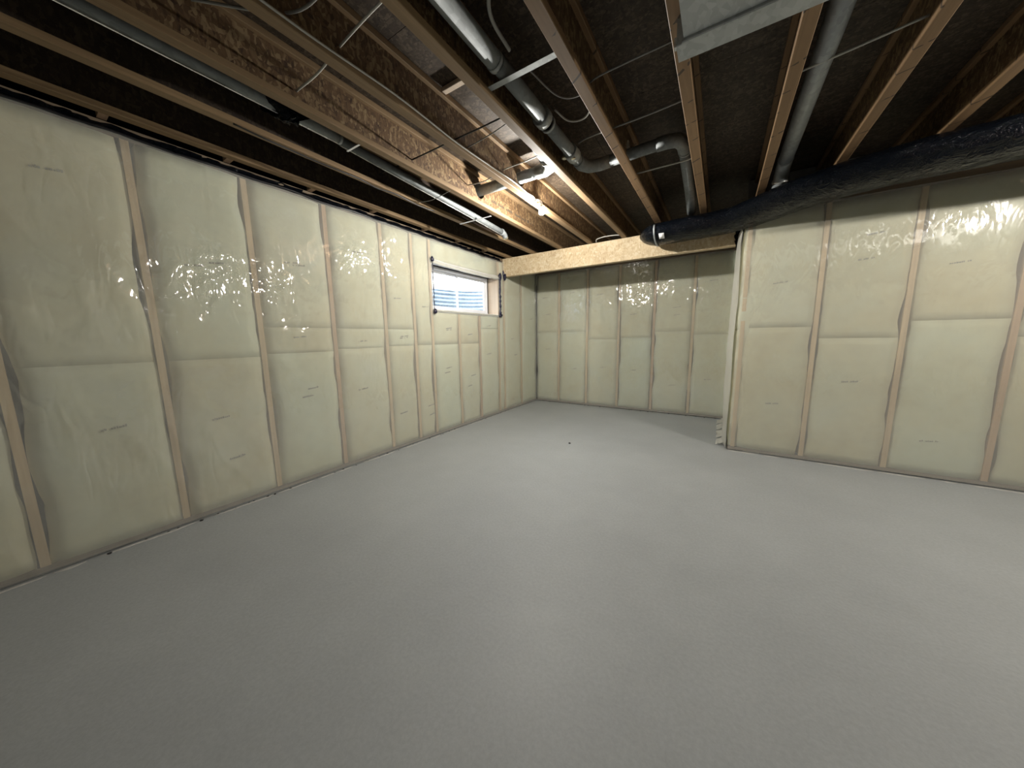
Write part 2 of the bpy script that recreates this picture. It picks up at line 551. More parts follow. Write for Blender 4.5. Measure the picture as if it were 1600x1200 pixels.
    def sheet(self, length, ztop, hole, seed, res, polymat, slack):
        crinkles = self.crinkles
        nu = int(length / res); nv = int((ztop + .04) / res)
        vs = []; ids = {}
        fs = []
        for j in range(nv + 1):
            z = .012 + (ztop + .002) * j / nv
            for i in range(nu + 1):
                s = length * i / nu
                a = fbm(s * 1.1 + seed, z * .8, 1.3, 2)
                w1 = 1 - abs(fbm(s * 3.2 + z * 1.4 + seed * 5, z * 1.1 - s * .8, 4.1, 2)) * 3
                w2 = 1 - abs(fbm(s * 6.5 - z * 3.0, z * 3.5 + s * 2.0 + seed, 8.0, 2)) * 3
                n = .021 + slack * (.006 * a + .0045 * max(0, w1) + .0025 * max(0, w2) * (.5 + a))
                n += slack * .03 * math.exp(-((z - ztop * .78) / .35) ** 2) * max(0, fbm(s * .9 + seed * 2, 3.3, 0, 2)) * .6
                for (cs, cz, cr, ca) in crinkles:
                    ds, dz = s - cs, z - cz
                    q = (ds * ds + dz * dz) / (cr * cr)
                    if q < 5:
                        d = math.sqrt(ds * ds + (dz - cr * .6) ** 2)
                        th = math.atan2(ds, -(dz - cr * .9))
                        rg = abs(fbm(th * 7.0 + cs, d * 5.0, cz, 2)) + .25 * abs(fbm(s * 9, z * 15, cs, 1))
                        n += ca * math.exp(-q) * rg
                vs.append(self.P(s, z, max(n, .0145)))
        for j in range(nv):
            z = .012 + (ztop + .03) * (j + .5) / nv
            for i in range(nu):
                s = length * (i + .5) / nu
                if hole and hole[0] - .0 < s < hole[1] + .0 and hole[2] < z < hole[3]: continue
                fs.append((j * (nu + 1) + i, j * (nu + 1) + i + 1, (j + 1) * (nu + 1) + i + 1, (j + 1) * (nu + 1) + i))
        m = MB(); m.add(vs, fs, 0, True)
        o = m.build('vapour_barrier', M[polymat], self.root)
        o['label'] = 'clear crinkled plastic sheet with sharp glints'

# left wall: s runs along +y from the rear wall
s_of = lambda y: y - YR
left_studs = [s_of(y) for y in (-4.30, -3.69, -3.08, -2.47, -1.86, -1.25, -.64, -.03, .58, 1.195, 1.82, 2.43, 2.86, 3.16, 3.70, 4.19, 4.735, 4.90, 5.50)]
WL = Wall('wall_left', (XL, YR, 0), (0, 1, 0), (1, 0, 0), YB - YR, 2.635, left_studs,
          [(1.25,), (1.25,), (1.25,), (1.25,), (1.25,), (1.25,), (1.23,), (1.24,), (1.22,), (1.22,), (1.24, 1.47), (1.26, 1.47), (1.27, 1.47), (1.27,), (1.27,), (1.27,), (1.5,), (), (), ()],
          hole=(W0 - YR, W1 - YR, WZ0, WZ1), seed=1, res=.02,
          crinkles=[(s_of(a), b, c, d) for a, b, c, d in ((2.10, 2.20, .20, .045), (1.35, 1.85, .22, .030), (2.62, 2.05, .15, .03), (1.5, 1.45, .2, .02), (.95, 1.9, .18, .02), (2.6, 2.45, .2, .03))])
# back wall: from the left corner to the return
back_studs = [x - XL for x in (-2.77, -2.18, -1.58, -.985, -.395)]
WB = Wall('wall_back', (XL, YB, 0), (1, 0, 0), (0, -1, 0), XS - XL, 2.60, back_studs,
          [(1.45,), (1.45,), (1.30,), (1.32,), (1.42,), (1.36,)], seed=3, res=.02,
          crinkles=[(x - XL, b, c, d) for x, b, c, d in ((-1.10, 2.15, .26, .040), (-.75, 2.12, .2, .035), (-1.35, 1.9, .2, .02), (-.30, 2.02, .2, .035), (-2.25, 1.95, .2, .03), (-1.9, 1.9, .2, .02))])
# return of the projecting wall, facing left
WT = Wall('wall_return', (XS, YB, 0), (0, -1, 0), (-1, 0, 0), YB - YS, 2.52, [.30, .90, 1.50],
          [(1.4,)], seed=5, marks=False, polymat='poly', ext=0)
# projecting wall facing the room
right_studs = [.045, .655, 1.265, 1.875, 2.485, 3.095, 3.70, 4.31, 4.92]
WR = Wall('wall_right', (XS, YS, 0), (1, 0, 0), (0, -1, 0), XR - XS, 2.60, right_studs,
          [(1.5,), (1.42,), (1.30,), (1.45,), (1.3,), (1.4,), (1.4,)], seed=8, slack=.6, ext=0)
WS = Wall('wall_side', (XR, YS, 0), (0, -1, 0), (-1, 0, 0), YS - YR, 2.635, [.6 * i for i in range(1, 15)], [(1.3,)], seed=11, res=.12, marks=False)
WQ = Wall('wall_rear', (XR, YR, 0), (-1, 0, 0), (0, 1, 0), XR - XL, 2.635, [.6 * i for i in range(1, 15)], [(1.3,)], seed=13, res=.12, marks=False)

# rim of the floor frame above the walls, behind black plastic
def rim(name, O, S, N, length):
    O, S, N = Vector(O), Vector(S), Vector(N)
    m = MB(); nu = int(length / .06)
    vs = []
    for j, z in enumerate((2.655, 2.69, 2.74, 2.82, 2.92, ZS)):
        for i in range(nu + 1):
            s = length * i / nu
            n = -.02 - .05 * min(1, j / 2) + .014 * fbm(s * 7, z * 9, O.x) + (.012 * fbm(s * 16, z * 20, 3) if j < 3 else 0)
            vs.append(O + S * s + N * n + Vector((0, 0, z)))
    fs = [(j * (nu + 1) + i, j * (nu + 1) + i + 1, (j + 1) * (nu + 1) + i + 1, (j + 1) * (nu + 1) + i) for j in range(5) for i in range(nu)]
    m.add(vs, fs, 0, True)
    return m.build('rim_wrap', M['black'], None)
for w, O, S, N, L in ((WL, (XL, YR, 0), (0, 1, 0), (1, 0, 0), YB - YR), (WB, (XL, YB, 0), (1, 0, 0), (0, -1, 0), XR - XL),
                      (WS, (XR, YB, 0), (0, -1, 0), (-1, 0, 0), YB - YR), (WQ, (XR, YR, 0), (-1, 0, 0), (0, 1, 0), XR - XL)):
    o = rim('rim', O, S, N, L); o.parent = w.root; o['label'] = 'glossy black plastic over the rim above the wall'

# dark rumpled edge and bead of black sealant along the top of the left wall
m = MB(); pts = []
n_ = 150
for i in range(n_ + 1):
    y = YR + .05 + (4.80 - YR - .05) * i / n_
    pts.append((XL + .022 + .006 * fbm(y * 9, 1, 2), y, 2.652 + .010 * fbm(y * 3.0, 5, 1)))
m.tube(pts, [.008 + .005 * abs(fbm(p[1] * 11, 0, 0)) for p in pts], 7)
o = m.build('sealant_bead', M['sealant'], WL.root)
m = MB(); vs = []; n_ = 220
for j in range(5):
    for i in range(n_ + 1):
        y = YR + .05 + (4.78 - YR - .05) * i / n_
        vs.append((XL + .026 - .012 * j * .6 + .012 * fbm(y * 14, j * .9, 7), y, 2.648 + .014 * j + .008 * fbm(y * 10, j, 3)))
m.add(vs, [(j * (n_ + 1) + i, j * (n_ + 1) + i + 1, (j + 1) * (n_ + 1) + i + 1, (j + 1) * (n_ + 1) + i) for j in range(4) for i in range(n_)], 0, True)
o = m.build('folded_plastic_edge', M['black'], WL.root); o['label'] = 'rumpled glossy black fold along the wall top'
# black sealant line in the far left corner
m = MB(); pts = [(XL + .028 + .004 * fbm(z * 8, 0, 1), YB - .028 + .004 * fbm(z * 6, 3, 1), z) for z in [.03 + .04 * i for i in range(60)]]
m.tube(pts, [.004 + .009 * max(0, fbm(p[2] * 2.5, 9, 4) + .25) for p in pts], 6)
m.build('sealant_bead', M['sealant'], WB.root)

# cement smears and plastic lapping onto the floor along the walls
def smear(root, O, S, N, s0, s1, seed, w=.035, thick=.004):
    O, S, N = Vector(O), Vector(S), Vector(N)
    rnd = random.Random(seed); s = s0
    mb = MB()
    while s < s1:
        L = rnd.uniform(.1, .5); e = min(s + L, s1); k = max(3, int((e - s) / .03))
        vs = []
        for i in range(k + 1):
            t = s + (e - s) * i / k
            taper = math.sin(math.pi * i / k) ** .4 if 0 < i < k else .1
            a = .03 + .012 * fbm(t * 5, seed, 0); b = a + w * taper * (.55 + .6 * abs(fbm(t * 9, seed, 5)))
            for n, z in ((a, .0005), (a + .004, thick), (b - .004, thick * .8), (b, .0005)):
                vs.append(O + S * t + N * n + Vector((0, 0, z)))
        mb.add(vs, [(i * 4 + q, i * 4 + q + 1, i * 4 + 5 + q, i * 4 + 4 + q) for i in range(k) for q in range(3)])
        s = e + rnd.uniform(.0, .12)
    o = mb.build('cement_smear', M['mortar'], root); o['kind'] = 'stuff'
    return o
smear(fl, (XL, 0, 0), (0, 1, 0), (1, 0, 0), -.5, 5.9, 4)
smear(fl, (XS, YS, 0), (1, 0, 0), (0, -1, 0), .0, 2.6, 9, .04)
smear(fl, (XL, YB, 0), (1, 0, 0), (0, -1, 0), .1, 3.2, 12, .02, .003)
def grime(O, S, N, s0, s1, seed):
    O, S, N = Vector(O), Vector(S), Vector(N)
    mb = MB(); rnd = random.Random(seed); s = s0
    while s < s1:
        r = rnd.uniform(.003, .009)
        mb.ball(O + S * s + N * rnd.uniform(.018, .04) + Vector((0, 0, r * .25)), r, 7, 5, (1.3, 1.3, .55), 0, .4)
        s += rnd.uniform(.03, .16)
    o = mb.build('dirt_crumbs', M['dark_gap'], fl); o['kind'] = 'stuff'
grime((XL, 0, 0), (0, 1, 0), (1, 0, 0), .2, 5.9, 2)
grime((XL, YB, 0), (1, 0, 0), (0, -1, 0), .2, 3.3, 5)
tag(MB().ball((-1.538, 3.74, .006), .013, 10, 6, (1.2, .8, .6), 0, .4).build('dirt_clump', M['dark_gap']),
    'small dark crumb of dirt alone in the middle of the grey floor', 'dirt')

# ---------------------------------------------------------------- plastic drape at the projecting corner
m = MB(); vs = []
nz, nn = 60, 12
for j in range(nz + 1):
    z = .02 + 2.47 * j / nz
    for i in range(nn + 1):
        u = i / nn
        bulge = math.sin(math.pi * u) * (.055 + .025 * fbm(z * 1.3, 2, 1)) * (.55 + .45 * math.sin(math.pi * min(1, z / 2.5)))
        y = YS - .01 + (.62 + .10 * fbm(z * .8, 5, 2)) * u
        x = XS - .024 - bulge - .012 * fbm(z * 2.0, u * 4, 6)
        vs.append((x, y, z))
m.add(vs, [(j * (nn + 1) + i, j * (nn + 1) + i + 1, (j + 1) * (nn + 1) + i + 1, (j + 1) * (nn + 1) + i) for j in range(nz) for i in range(nn)], 0, True)
o = m.build('loose_plastic_fold', M['poly_thick'], WT.root); o['label'] = 'pale loose fold of plastic bulging at the corner'
# crumpled lap of plastic on the floor at its foot
m = MB()
rnd = random.Random(3)
for q, (y0, y1) in enumerate(((4.60, 4.86), (4.92, 5.28), (5.34, 5.66), (5.70, 5.95))):
    vs = []
    for j in range(7):
        for i in range(7):
            u, v = i / 6, j / 6
            x = XS - .035 - .085 * u + .01 * fbm(u * 3, v * 3, q)
            y = y0 + (y1 - y0) * v + .015 * fbm(u * 4, v * 2, q + 7)
            z = .004 + .05 * (1 - u) ** 1.5 + .018 * abs(fbm(u * 4 + q, v * 5, 2))
            vs.append((x, y, z))
    m.add(vs, [(j * 7 + i, j * 7 + i + 1, (j + 1) * 7 + i + 1, (j + 1) * 7 + i) for j in range(6) for i in range(6)], 0, True)
o = m.build('plastic_lap', M['poly_thick'], WT.root)

# ---------------------------------------------------------------- window in the left wall
win = empty('window_1', (XL - .18, (W0 + W1) / 2, WZ0)); tag(win, kind='structure')
D0 = XL - .20
m = MB(); m.bev(XL - .30, XL + .004, W1 - .002, W1 + .03, WZ0 - .02, WZ1 + .02, .003); m.build('jamb', M['jamb'], win)
m = MB(); m.bev(XL - .30, XL + .004, W0 - .03, W0 + .002, WZ0 - .02, WZ1 + .02, .003); m.build('jamb', M['jamb'], win)
m = MB(); m.bev(XL - .30, XL + .012, W0, W1, WZ0 - .034, WZ0, .003); m.build('window_sill', M['vinyl'], win)
m = MB(); m.bev(XL - .30, XL + .002, W0, W1, WZ1, WZ1 + .03, .003); m.build('window_head', M['vinyl'], win)
# frame
m = MB()
fw = .045
m.bev(D0 - .07, D0, W0 + .0, W1 - .03, WZ0, WZ0 + fw, .004)
m.bev(D0 - .07, D0, W0 + .0, W1 - .03, WZ1 - fw, WZ1, .004)
m.bev(D0 - .07, D0, W0, W0 + fw, WZ0 + fw, WZ1 - fw, .004)
m.bev(D0 - .07, D0, W1 - .03 - fw, W1 - .03, WZ0 + fw, WZ1 - fw, .004)
m.build('window_frame', M['vinyl'], win)
ym = 3.93
for nm, a, b, xo in (('sash', W0 + fw, ym + .03, -.055), ('sash', ym - .03, W1 - .03 - fw, -.03)):
    m = MB(); sw = .035
    x0, x1 = D0 + xo, D0 + xo + .022
    m.bev(x0, x1, a, b, WZ0 + fw, WZ0 + fw + sw, .003)
    m.bev(x0, x1, a, b, WZ1 - fw - sw, WZ1 - fw, .003)
    m.bev(x0, x1, a, a + sw, WZ0 + fw + sw, WZ1 - fw - sw, .003)
    m.bev(x0, x1, b - sw, b, WZ0 + fw + sw, WZ1 - fw - sw, .003)
    so = m.build(nm, M['vinyl'], win)
    MB().box(x0 + .008, x0 + .013, a + sw, b - sw, WZ0 + fw + sw, WZ1 - fw - sw).build('window_pane', M['glass'], so)
m = MB(); m.box(D0 - .06, D0 - .005, W1 - .029, W1 - .003, WZ0, WZ1); m.build('jamb_gap', M['dark_gap'], win)
# rolled plastic along the head
pts = [(XL + .020 + .006 * fbm(y * 4, 0, 0), y, WZ1 - .012 - .018 * math.sin(math.pi * (y - W0) / (W1 - W0)) + .006 * fbm(y * 5, 1, 1)) for y in [W0 + (W1 - W0) * i / 30 for i in range(31)]]
m = MB(); m.tube(pts, [.024 + .006 * fbm(p[1] * 6, 4, 2) for p in pts], 9)
o = m.build('rolled_plastic', M['poly_thick'], win); o['label'] = 'white roll of plastic sheet along the window head'
# sill edge fold
pts = [(XL + .024, y, WZ0 - .012 + .004 * fbm(y * 5, 2, 1)) for y in [W0 + (W1 - W0) * i / 20 for i in range(21)]]
m = MB(); m.tube(pts, .013, 7); m.build('rolled_plastic', M['poly_thick'], win)
# blobs and strips of dark sealant around the opening
def blob(c, r, sc):
    return MB().ball(c, r, 12, 8, sc, 0, .5).build('sealant_dab', M['tape'], win)
blob((XL + .035, W0 - .005, WZ1 + .015), .032, (.5, .8, 1.0))
blob((XL + .035, W0 + .01, WZ0 - .03), .034, (.5, .9, 1.0))
blob((XL + .035, W1 + .03, WZ0 - .01), .042, (.5, 1.1, .8))
blob((XL + .035, W1 + .03, WZ1 + .02), .040, (.5, .9, 1.5))
def bead(y0, seed, r):
    pts = [(XL + .030 + .004 * fbm(z * 20, seed, 0), y0 + .010 * fbm(z * 12, seed, 3), z) for z in [WZ0 + (WZ1 - WZ0) * i / 40 for i in range(41)]]
    return MB().tube(pts, [r * (1 + .7 * fbm(p[2] * 25, seed, 8)) for p in pts], 7).build('sealant_bead', M['tape'], win)
bead(W0 + .0, 2, .006)
bead(W1 + .028, 6, .017)

# outside the window
m = MB()
pth = []
for i in range(33):
    a = math.pi * i / 32
    pth.append((XL - .32 - .78 * math.sin(a) ** .75, 3.94 - 1.15 * math.cos(a)))
vs = []; zr = [1.35 + .0115 * j for j in range(78)]
for z in zr:
    k = .008 * math.cos(2 * math.pi * z / .069)
    for i, (x, y) in enumerate(pth):
        dx, dy = x - (XL - .32), y - 3.94
        L = max(.01, math.hypot(dx, dy))
        vs.append((x + k * dx / L, y + k * dy / L, z))
n = len(pth)
m.add(vs, [(j * n + i, j * n + i + 1, (j + 1) * n + i + 1, (j + 1) * n + i) for j in range(len(zr) - 1) for i in range(n - 1)], 0, True)
ww = m.build('window_well', M['well'])
md = ww.modifiers.new('thick', 'SOLIDIFY'); md.thickness = .004
tag(ww, 'corrugated bluish steel window well curving outside the window', 'window well')
gr = MB()
gr.box(-12, XL - 1.14, -4, 14, 2.0, 2.12)
gr.box(XL - 1.14, XL - .31, -4, 2.76, 2.0, 2.12)
gr.box(XL - 1.14, XL - .31, 5.12, 14, 2.0, 2.12)
gr.box(XL - 1.3, XL - .31, 2.6, 5.3, 1.25, 1.33)
g = gr.build('ground', M['soil']); tag(g, kind='structure')
hs = empty('neighbouring_house', (-8.2, 6.5, 2.12)); tag(hs, 'cream sided neighbouring house seen through the left pane of the window', 'house')
for i in range(22):
    z = 2.13 + .15 * i
    mb = MB()
    mb.add([(-8.0, 3.0, z), (-8.0, 8.2, z), (-8.03, 8.2, z + .15), (-8.03, 3.0, z + .15), (-8.3, 3, z), (-8.3, 8.2, z), (-8.3, 8.2, z + .15), (-8.3, 3, z + .15)],
           [(0, 1, 2, 3), (4, 7, 6, 5), (0, 4, 5, 1), (1, 5, 6, 2), (2, 6, 7, 3), (3, 7, 4, 0)])
    mb.build('siding_board', M['siding'], hs)
MB().bev(-8.06, -7.97, 8.2, 8.32, 2.12, 5.5, .005).build('corner_trim', M['vinyl'], hs)

# ---------------------------------------------------------------- joists
def web_mesh(x, y0, y1, z0, z1, holes, t=.0095):
    """OSB web with round cut-outs, as a closed plate"""
    m = MB()
    ys = [y0]
    hs = sorted(holes)
    cells = []
    cur = y0
    for (yc, zc, r) in hs:
        q = r + .02
        cells.append((cur, yc - q, None)); cells.append((yc - q, yc + q, (yc, zc, r))); cur = yc + q
    cells.append((cur, y1, None))
    for sx in (-t / 2, t / 2):
        for a, b, h in cells:
            if h is None:
                m.add([(x + sx, a, z0), (x + sx, b, z0), (x + sx, b, z1), (x + sx, a, z1)], [(0, 1, 2, 3)])
            else:
                yc, zc, r = h; K = 24
                ring = [(x + sx, yc + r * math.cos(2 * math.pi * k / K), zc + r * math.sin(2 * math.pi * k / K)) for k in range(K)]
                outer = []
                for k in range(K):
                    c, s = math.cos(2 * math.pi * k / K), math.sin(2 * math.pi * k / K)
                    ts = []
                    if c > 1e-6: ts.append((b - yc) / c)
                    if c < -1e-6: ts.append((a - yc) / c)
                    if s > 1e-6: ts.append((z1 - zc) / s)
                    if s < -1e-6: ts.append((z0 - zc) / s)
                    tt = min(ts)
                    outer.append((x + sx, yc + tt * c, zc + tt * s))
                fs = [(k, (k + 1) % K, K + (k + 1) % K, K + k) for k in range(K)]
                # fill the corners
                m.add(ring + outer, fs)
                for cy in (a, b):
                    for cz in (z0, z1):
                        near = sorted(range(K), key=lambda k: (outer[k][1] - cy) ** 2 + (outer[k][2] - cz) ** 2)
                        e1 = [k for k in near if abs(outer[k][1] - cy) < 1e-6][0:1]
                        e2 = [k for k in near if abs(outer[k][2] - cz) < 1e-6][0:1]
                        if e1 and e2 and e1 != e2:
                            m.add([outer[e1[0]], (x + sx, cy, cz), outer[e2[0]]], [(0, 1, 2)])
    for (yc, zc, r) in hs:
        K = 24
        vs = [(x + sx, yc + r * math.cos(2 * math.pi * k / K), zc + r * math.sin(2 * math.pi * k / K)) for sx in (-t / 2, t / 2) for k in range(K)]
        m.add(vs, [(k, (k + 1) % K, K + (k + 1) % K, K + k) for k in range(K)])
    for y in (y0, y1):
        m.add([(x - t / 2, y, z0), (x + t / 2, y, z0), (x + t / 2, y, z1), (x - t / 2, y, z1)], [(0, 1, 2, 3)])
    return m

FW, FT = .064, .038
JX = [-3.17, -2.69, -2.20, -1.71, -1.223, -.735, -.25, .24, .73, 1.22, 1.71, 2.20, 2.69, 3.17, 3.66, 4.15, 4.64, 5.13]
JHOLES = {2: [(2.86, 2.86, .075)], 3: [(2.86, 2.86, .075)], 5: [(2.96, 2.84, .085)]}
JLAB = ['ceiling joist nearest the left wall, tied to it by short blocks',
        'second ceiling joist from the left wall, below the long thin pipe',
        'ceiling joist with its lit web pierced by a round duct hole',
        'ceiling joist carrying the bare bulb and its white cable',
        'ceiling joist right of the bulb, between bulb and thick pipe',
        'ceiling joist right of the thick pipe run, crossed by the elbowed pipe',
        'ceiling joist meeting the left end of the flat sheet metal duct',
        'ceiling joist over the right hand wall corner, running to the black duct',
        'ceiling joist just right of the pipe that joins the black duct',
        'tenth ceiling joist from the left wall, above the lamp at the right',
        'eleventh ceiling joist from the left wall',
        'twelfth ceiling joist from the left wall',
        'thirteenth ceiling joist from the left wall',
        'fourteenth ceiling joist from the left wall', 'fifteenth ceiling joist from the left wall', 'sixteenth ceiling joist from the left wall',
        'seventeenth ceiling joist from the left wall', 'last ceiling joist before the side wall']
for i, x in enumerate(JX):
    y0, y1 = YR + .02, YB - .10
    r = empty('i_joist', (x, y0, ZJ)); tag(r, JLAB[i], 'joist', 'wooden I-joists of the open ceiling')
    fm = M['flange_mark'] if i >= 5 else M['flange']
    MB().bev(x - FW / 2, x + FW / 2, y0, y1, ZJ, ZJ + FT, .003).build('bottom_flange', fm, r)
    MB().bev(x - FW / 2, x + FW / 2, y0, y1, ZS - FT, ZS - .0005, .003).build('top_flange', fm, r)
    web_mesh(x, y0, y1, ZJ + FT, ZS - FT, JHOLES.get(i, [])).build('web', M['osb_shaded' if i < 2 else 'osb'], r)
    if i in (2, 4):       # faded line of print stamped on the web (illegible in the photograph)
        mm = MB(); rnd = random.Random(i + 2)
        ya, yb2, zz = (3.06, 4.05, 2.815) if i == 2 else (3.5, 3.75, 2.86)
        yy = ya
        while yy < yb2:
            w = rnd.uniform(.012, .03); hh = rnd.uniform(.018, .032)
            if rnd.random() > .22:
                mm.box(x + (.0048 if i == 2 else -.0068), x + (.0068 if i == 2 else -.0048), yy, yy + w, zz, zz + hh)
            yy += w + .007
        o = mm.build('printed_mark', M['ink_dark'], r); o['kind'] = 'stuff'
# blocks between the first joist and the left wall
for i, y in enumerate((-.7, -.1, .5, 1.10, 1.70, 2.33, 3.06, 3.68, 4.3)):
    b = MB().bev(XL + .005, JX[0] - FW / 2 - .001, y - .02, y + .02, ZJ + .002, ZJ + .085, .002).build('blocking', M['block'])
    names = {3: 'leftmost visible', 4: 'second', 5: 'third', 6: 'fourth'}
    tag(b, ('short wooden block bridging left wall and first joist, ' + {0: 'farthest behind the view', 1: 'second behind the view', 2: 'just out of view', 3: 'above the leftmost insulation bay', 4: 'above the second visible stud',
        5: 'above the glittering plastic bay', 6: 'just above and left of the window', 7: 'above the middle of the window', 8: 'near the beam end'}[i]), 'blocking', 'short blocks along the left wall top')

# beam under the joists
bm_ = empty('drop_beam', (XL, 4.92, 2.405)); tag(bm_, 'long pale strand lumber beam dropped below the joists, spanning left wall to corner', 'beam')
for k in range(2):
    MB().bev(XL + .002, XS - .03, 4.87 + .045 * k, 4.914 + .045 * k, 2.405, ZJ - .001, .002).build('beam_ply', M['osb_beam'], bm_)
m = MB(); m.ball((XL + .05, 4.86, 2.40), .045, 12, 8, (.7, .5, 1.2), 0, .6)
m.ball((XL + .02, 4.855, 2.455), .03, 10, 8, (.7, .5, 1.5), 0, .6)
tag(m.build('sealant_patch', M['tape']), 'dark blue sealant lump where the beam meets the left wall', 'sealant')

# ---------------------------------------------------------------- ducts
def pipe(root, pts, r, name='pipe', mat='galv', rings=True, seg=20):
    o = MB().tube(pts, r, seg).build(name, M[mat], root)
    return o
def collar(root, p, d, r, w=.012, mat='galv', name='collar'):
    p = Vector(p); d = Vector(d).normalized()
    return MB().tube([p - d * w / 2, p + d * w / 2], r, 20).build(name, M[mat], root)
def strap(root_or_none, x0, x1, y, z, w=.02, mat='galv'):
    return MB().box(x0, x1, y - w / 2, y + w / 2, z - .0008, z + .0008)

# thick run between the fifth and sixth joists, elbowing right
A = empty('round_duct', (-1.08, 1.0, 2.80)); tag(A, 'thick grey metal pipe in the bay right of the bulb, elbowing right through a joist', 'duct')
xc = -1.105
pipe(A, [(xc, -4.3, 2.805), (xc, 1.60, 2.805)], .046, 'pipe', 'galv_dark')
collar(A, (xc, 1.60, 2.805), (0, 1, 0), .049, .03)
pipe(A, [(xc + .01, 1.61, 2.80), (xc + .01, 2.16, 2.80)], .044, 'pipe', 'galv_dark')
collar(A, (xc + .01, 2.13, 2.80), (0, 1, 0), .060, .06)
collar(A, (xc + .01, 2.21, 2.80), (0, 1, 0), .053, .02)
pipe(A, [(xc + .01, 2.2, 2.80), (xc + .01, 2.78, 2.80)], .043, 'pipe', 'galv_dark')
collar(A, (xc + .01, 2.64, 2.80), (0, 1, 0), .056, .10, 'galv', 'taped_joint')
el = [(xc + .01, 2.76, 2.80), (xc + .012, 2.85, 2.802), (xc + .05, 2.93, 2.808), (xc + .13, 2.966, 2.816), (xc + .22, 2.970, 2.822)]
pipe(A, el, .049, 'elbow', 'galv_dark')
pipe(A, [(xc + .20, 2.970, 2.822), (-.50, 2.970, 2.835)], .044, 'pipe', 'galv_dark')
el = [(-.52, 2.970, 2.835), (-.44, 2.972, 2.836), (-.375, 2.995, 2.836), (-.345, 3.06, 2.834), (-.34, 3.15, 2.832)]
pipe(A, el, .050, 'elbow', 'galv_dark')
collar(A, (-.34, 3.17, 2.832), (0, 1, .0), .052, .014)
pipe(A, [(-.34, 3.16, 2.832), (-.36, 3.9, 2.815), (-.37, 4.42, 2.74)], .046, 'pipe', 'galv_dark')
for c_, r_ in (((xc - .040, 2.60, 2.765), .018), ((xc + .03, 2.62, 2.750), .015)):
    o = MB().ball(c_, r_, 10, 7, (1.2, 1, .8), 0, .5).build('joint_compound', M['brass'], A); o['label'] = 'yellowish lump of joint compound'

# slim run between the second and third joists
B_ = empty('slim_duct', (-2.43, 1.0, 2.8)); tag(B_, 'slim grey metal pipe along the bay near the left wall, drooping to a brass-coloured end', 'duct')
bp = [(-2.40, -4.3, 2.81), (-2.40, .8, 2.795), (-2.405, 1.50, 2.786)]
pipe(B_, bp, .034, 'pipe', 'galv_dark')
collar(B_, (-2.405, 1.49, 2.786), (0, 1, 0), .037, .02)
pipe(B_, [(-2.41, 1.50, 2.780), (-2.42, 2.2, 2.750), (-2.43, 2.9, 2.720), (-2.445, 3.62, 2.69)], .032, 'pipe', 'galv_dark')
collar(B_, (-2.445, 3.62, 2.69), (0, 1, -.05), .040, .02)
pipe(B_, [(-2.445, 3.63, 2.69), (-2.447, 3.67, 2.682), (-2.449, 3.70, 2.66), (-2.45, 3.71, 2.64)], .034, 'end_boot', 'galv_dark')
o = MB().ball((-2.45, 3.71, 2.645), .036, 14, 8, (1, 1, .7)).build('end_cap', M['brass'], B_); o['label'] = 'shiny brass-coloured end cap'
m = MB(); m.tube([(-2.405, -4.3, 2.776), (-2.410, 1.5, 2.752)], .004, 6); m.tube([(-2.415, 1.5, 2.748), (-2.435, 2.9, 2.688), (-2.45, 3.6, 2.658)], .004, 6)
m.build('lock_seam', M['foil'], B_)
# black plastic wrapped over it
m = MB()
for q in range(2):
    vs = []
    for j in range(13):
        for i in range(17):
            u, v = i / 16, j / 12
            a = -math.pi * .15 + math.pi * 1.25 * u
            rr = .058 + .02 * fbm(u * 4, v * 3, q) + .045 * v * u
            vs.append((-2.43 + rr * math.cos(a) + .06 * v, 1.06 + .11 * v + .05 * fbm(u * 3, v * 3, 9) + q * .05, 2.79 - rr * math.sin(a) * .75 + .01 * q - .015 * v))
    m.add(vs, [(j * 17 + i, j * 17 + i + 1, (j + 1) * 17 + i + 1, (j + 1) * 17 + i) for j in range(12) for i in range(16)], 0, True)
tag(m.build('plastic_wrap', M['black']), 'ragged black plastic hung over the slim pipe near the left edge', 'plastic wrap')

# short boot between the fourth and fifth joists, feeding the run through two webs
Cc = empty('branch_duct', (-1.36, 2.6, 2.8)); tag(Cc, 'bright metal elbow beside the bulb passing left through two joist webs', 'duct')
pipe(Cc, [(-1.33, 2.30, 3.0), (-1.33, 2.36, 2.93), (-1.335, 2.50, 2.865), (-1.34, 2.66, 2.85)], .048, 'boot')
pipe(Cc, [(-1.34, 2.64, 2.85), (-1.342, 2.74, 2.85), (-1.37, 2.82, 2.853), (-1.44, 2.858, 2.857), (-1.53, 2.862, 2.86)], .055, 'elbow')
collar(Cc, (-1.345, 2.68, 2.85), (0, 1, 0), .058, .015, 'foil')
pipe(Cc, [(-1.50, 2.862, 2.86), (-2.30, 2.862, 2.86)], .050)
pipe(Cc, [(-2.28, 2.862, 2.86), (-2.32, 2.865, 2.875), (-2.34, 2.868, 2.93), (-2.345, 2.87, 3.0)], .050, 'end_boot')

# pipe in the bay right of the eighth joist, down to the black duct
Dd = empty('drop_duct', (.40, 3.0, 2.8)); tag(Dd, 'pale metal pipe at the right edge dropping into the black wrapped duct', 'duct')
pipe(Dd, [(.37, 1.9, 2.85), (.375, 3.85, 2.84)], .052)
collar(Dd, (.375, 3.83, 2.84), (0, 1, 0), .056, .02)
pipe(Dd, [(.375, 3.84, 2.84), (.372, 3.95, 2.815), (.37, 4.05, 2.75), (.37, 4.09, 2.70)], .055, 'elbow')
collar(Dd, (.37, 4.055, 2.745), (0, .6, -1), .060, .025, 'foil')  # bright foil ring added to imitate glints on the black plastic

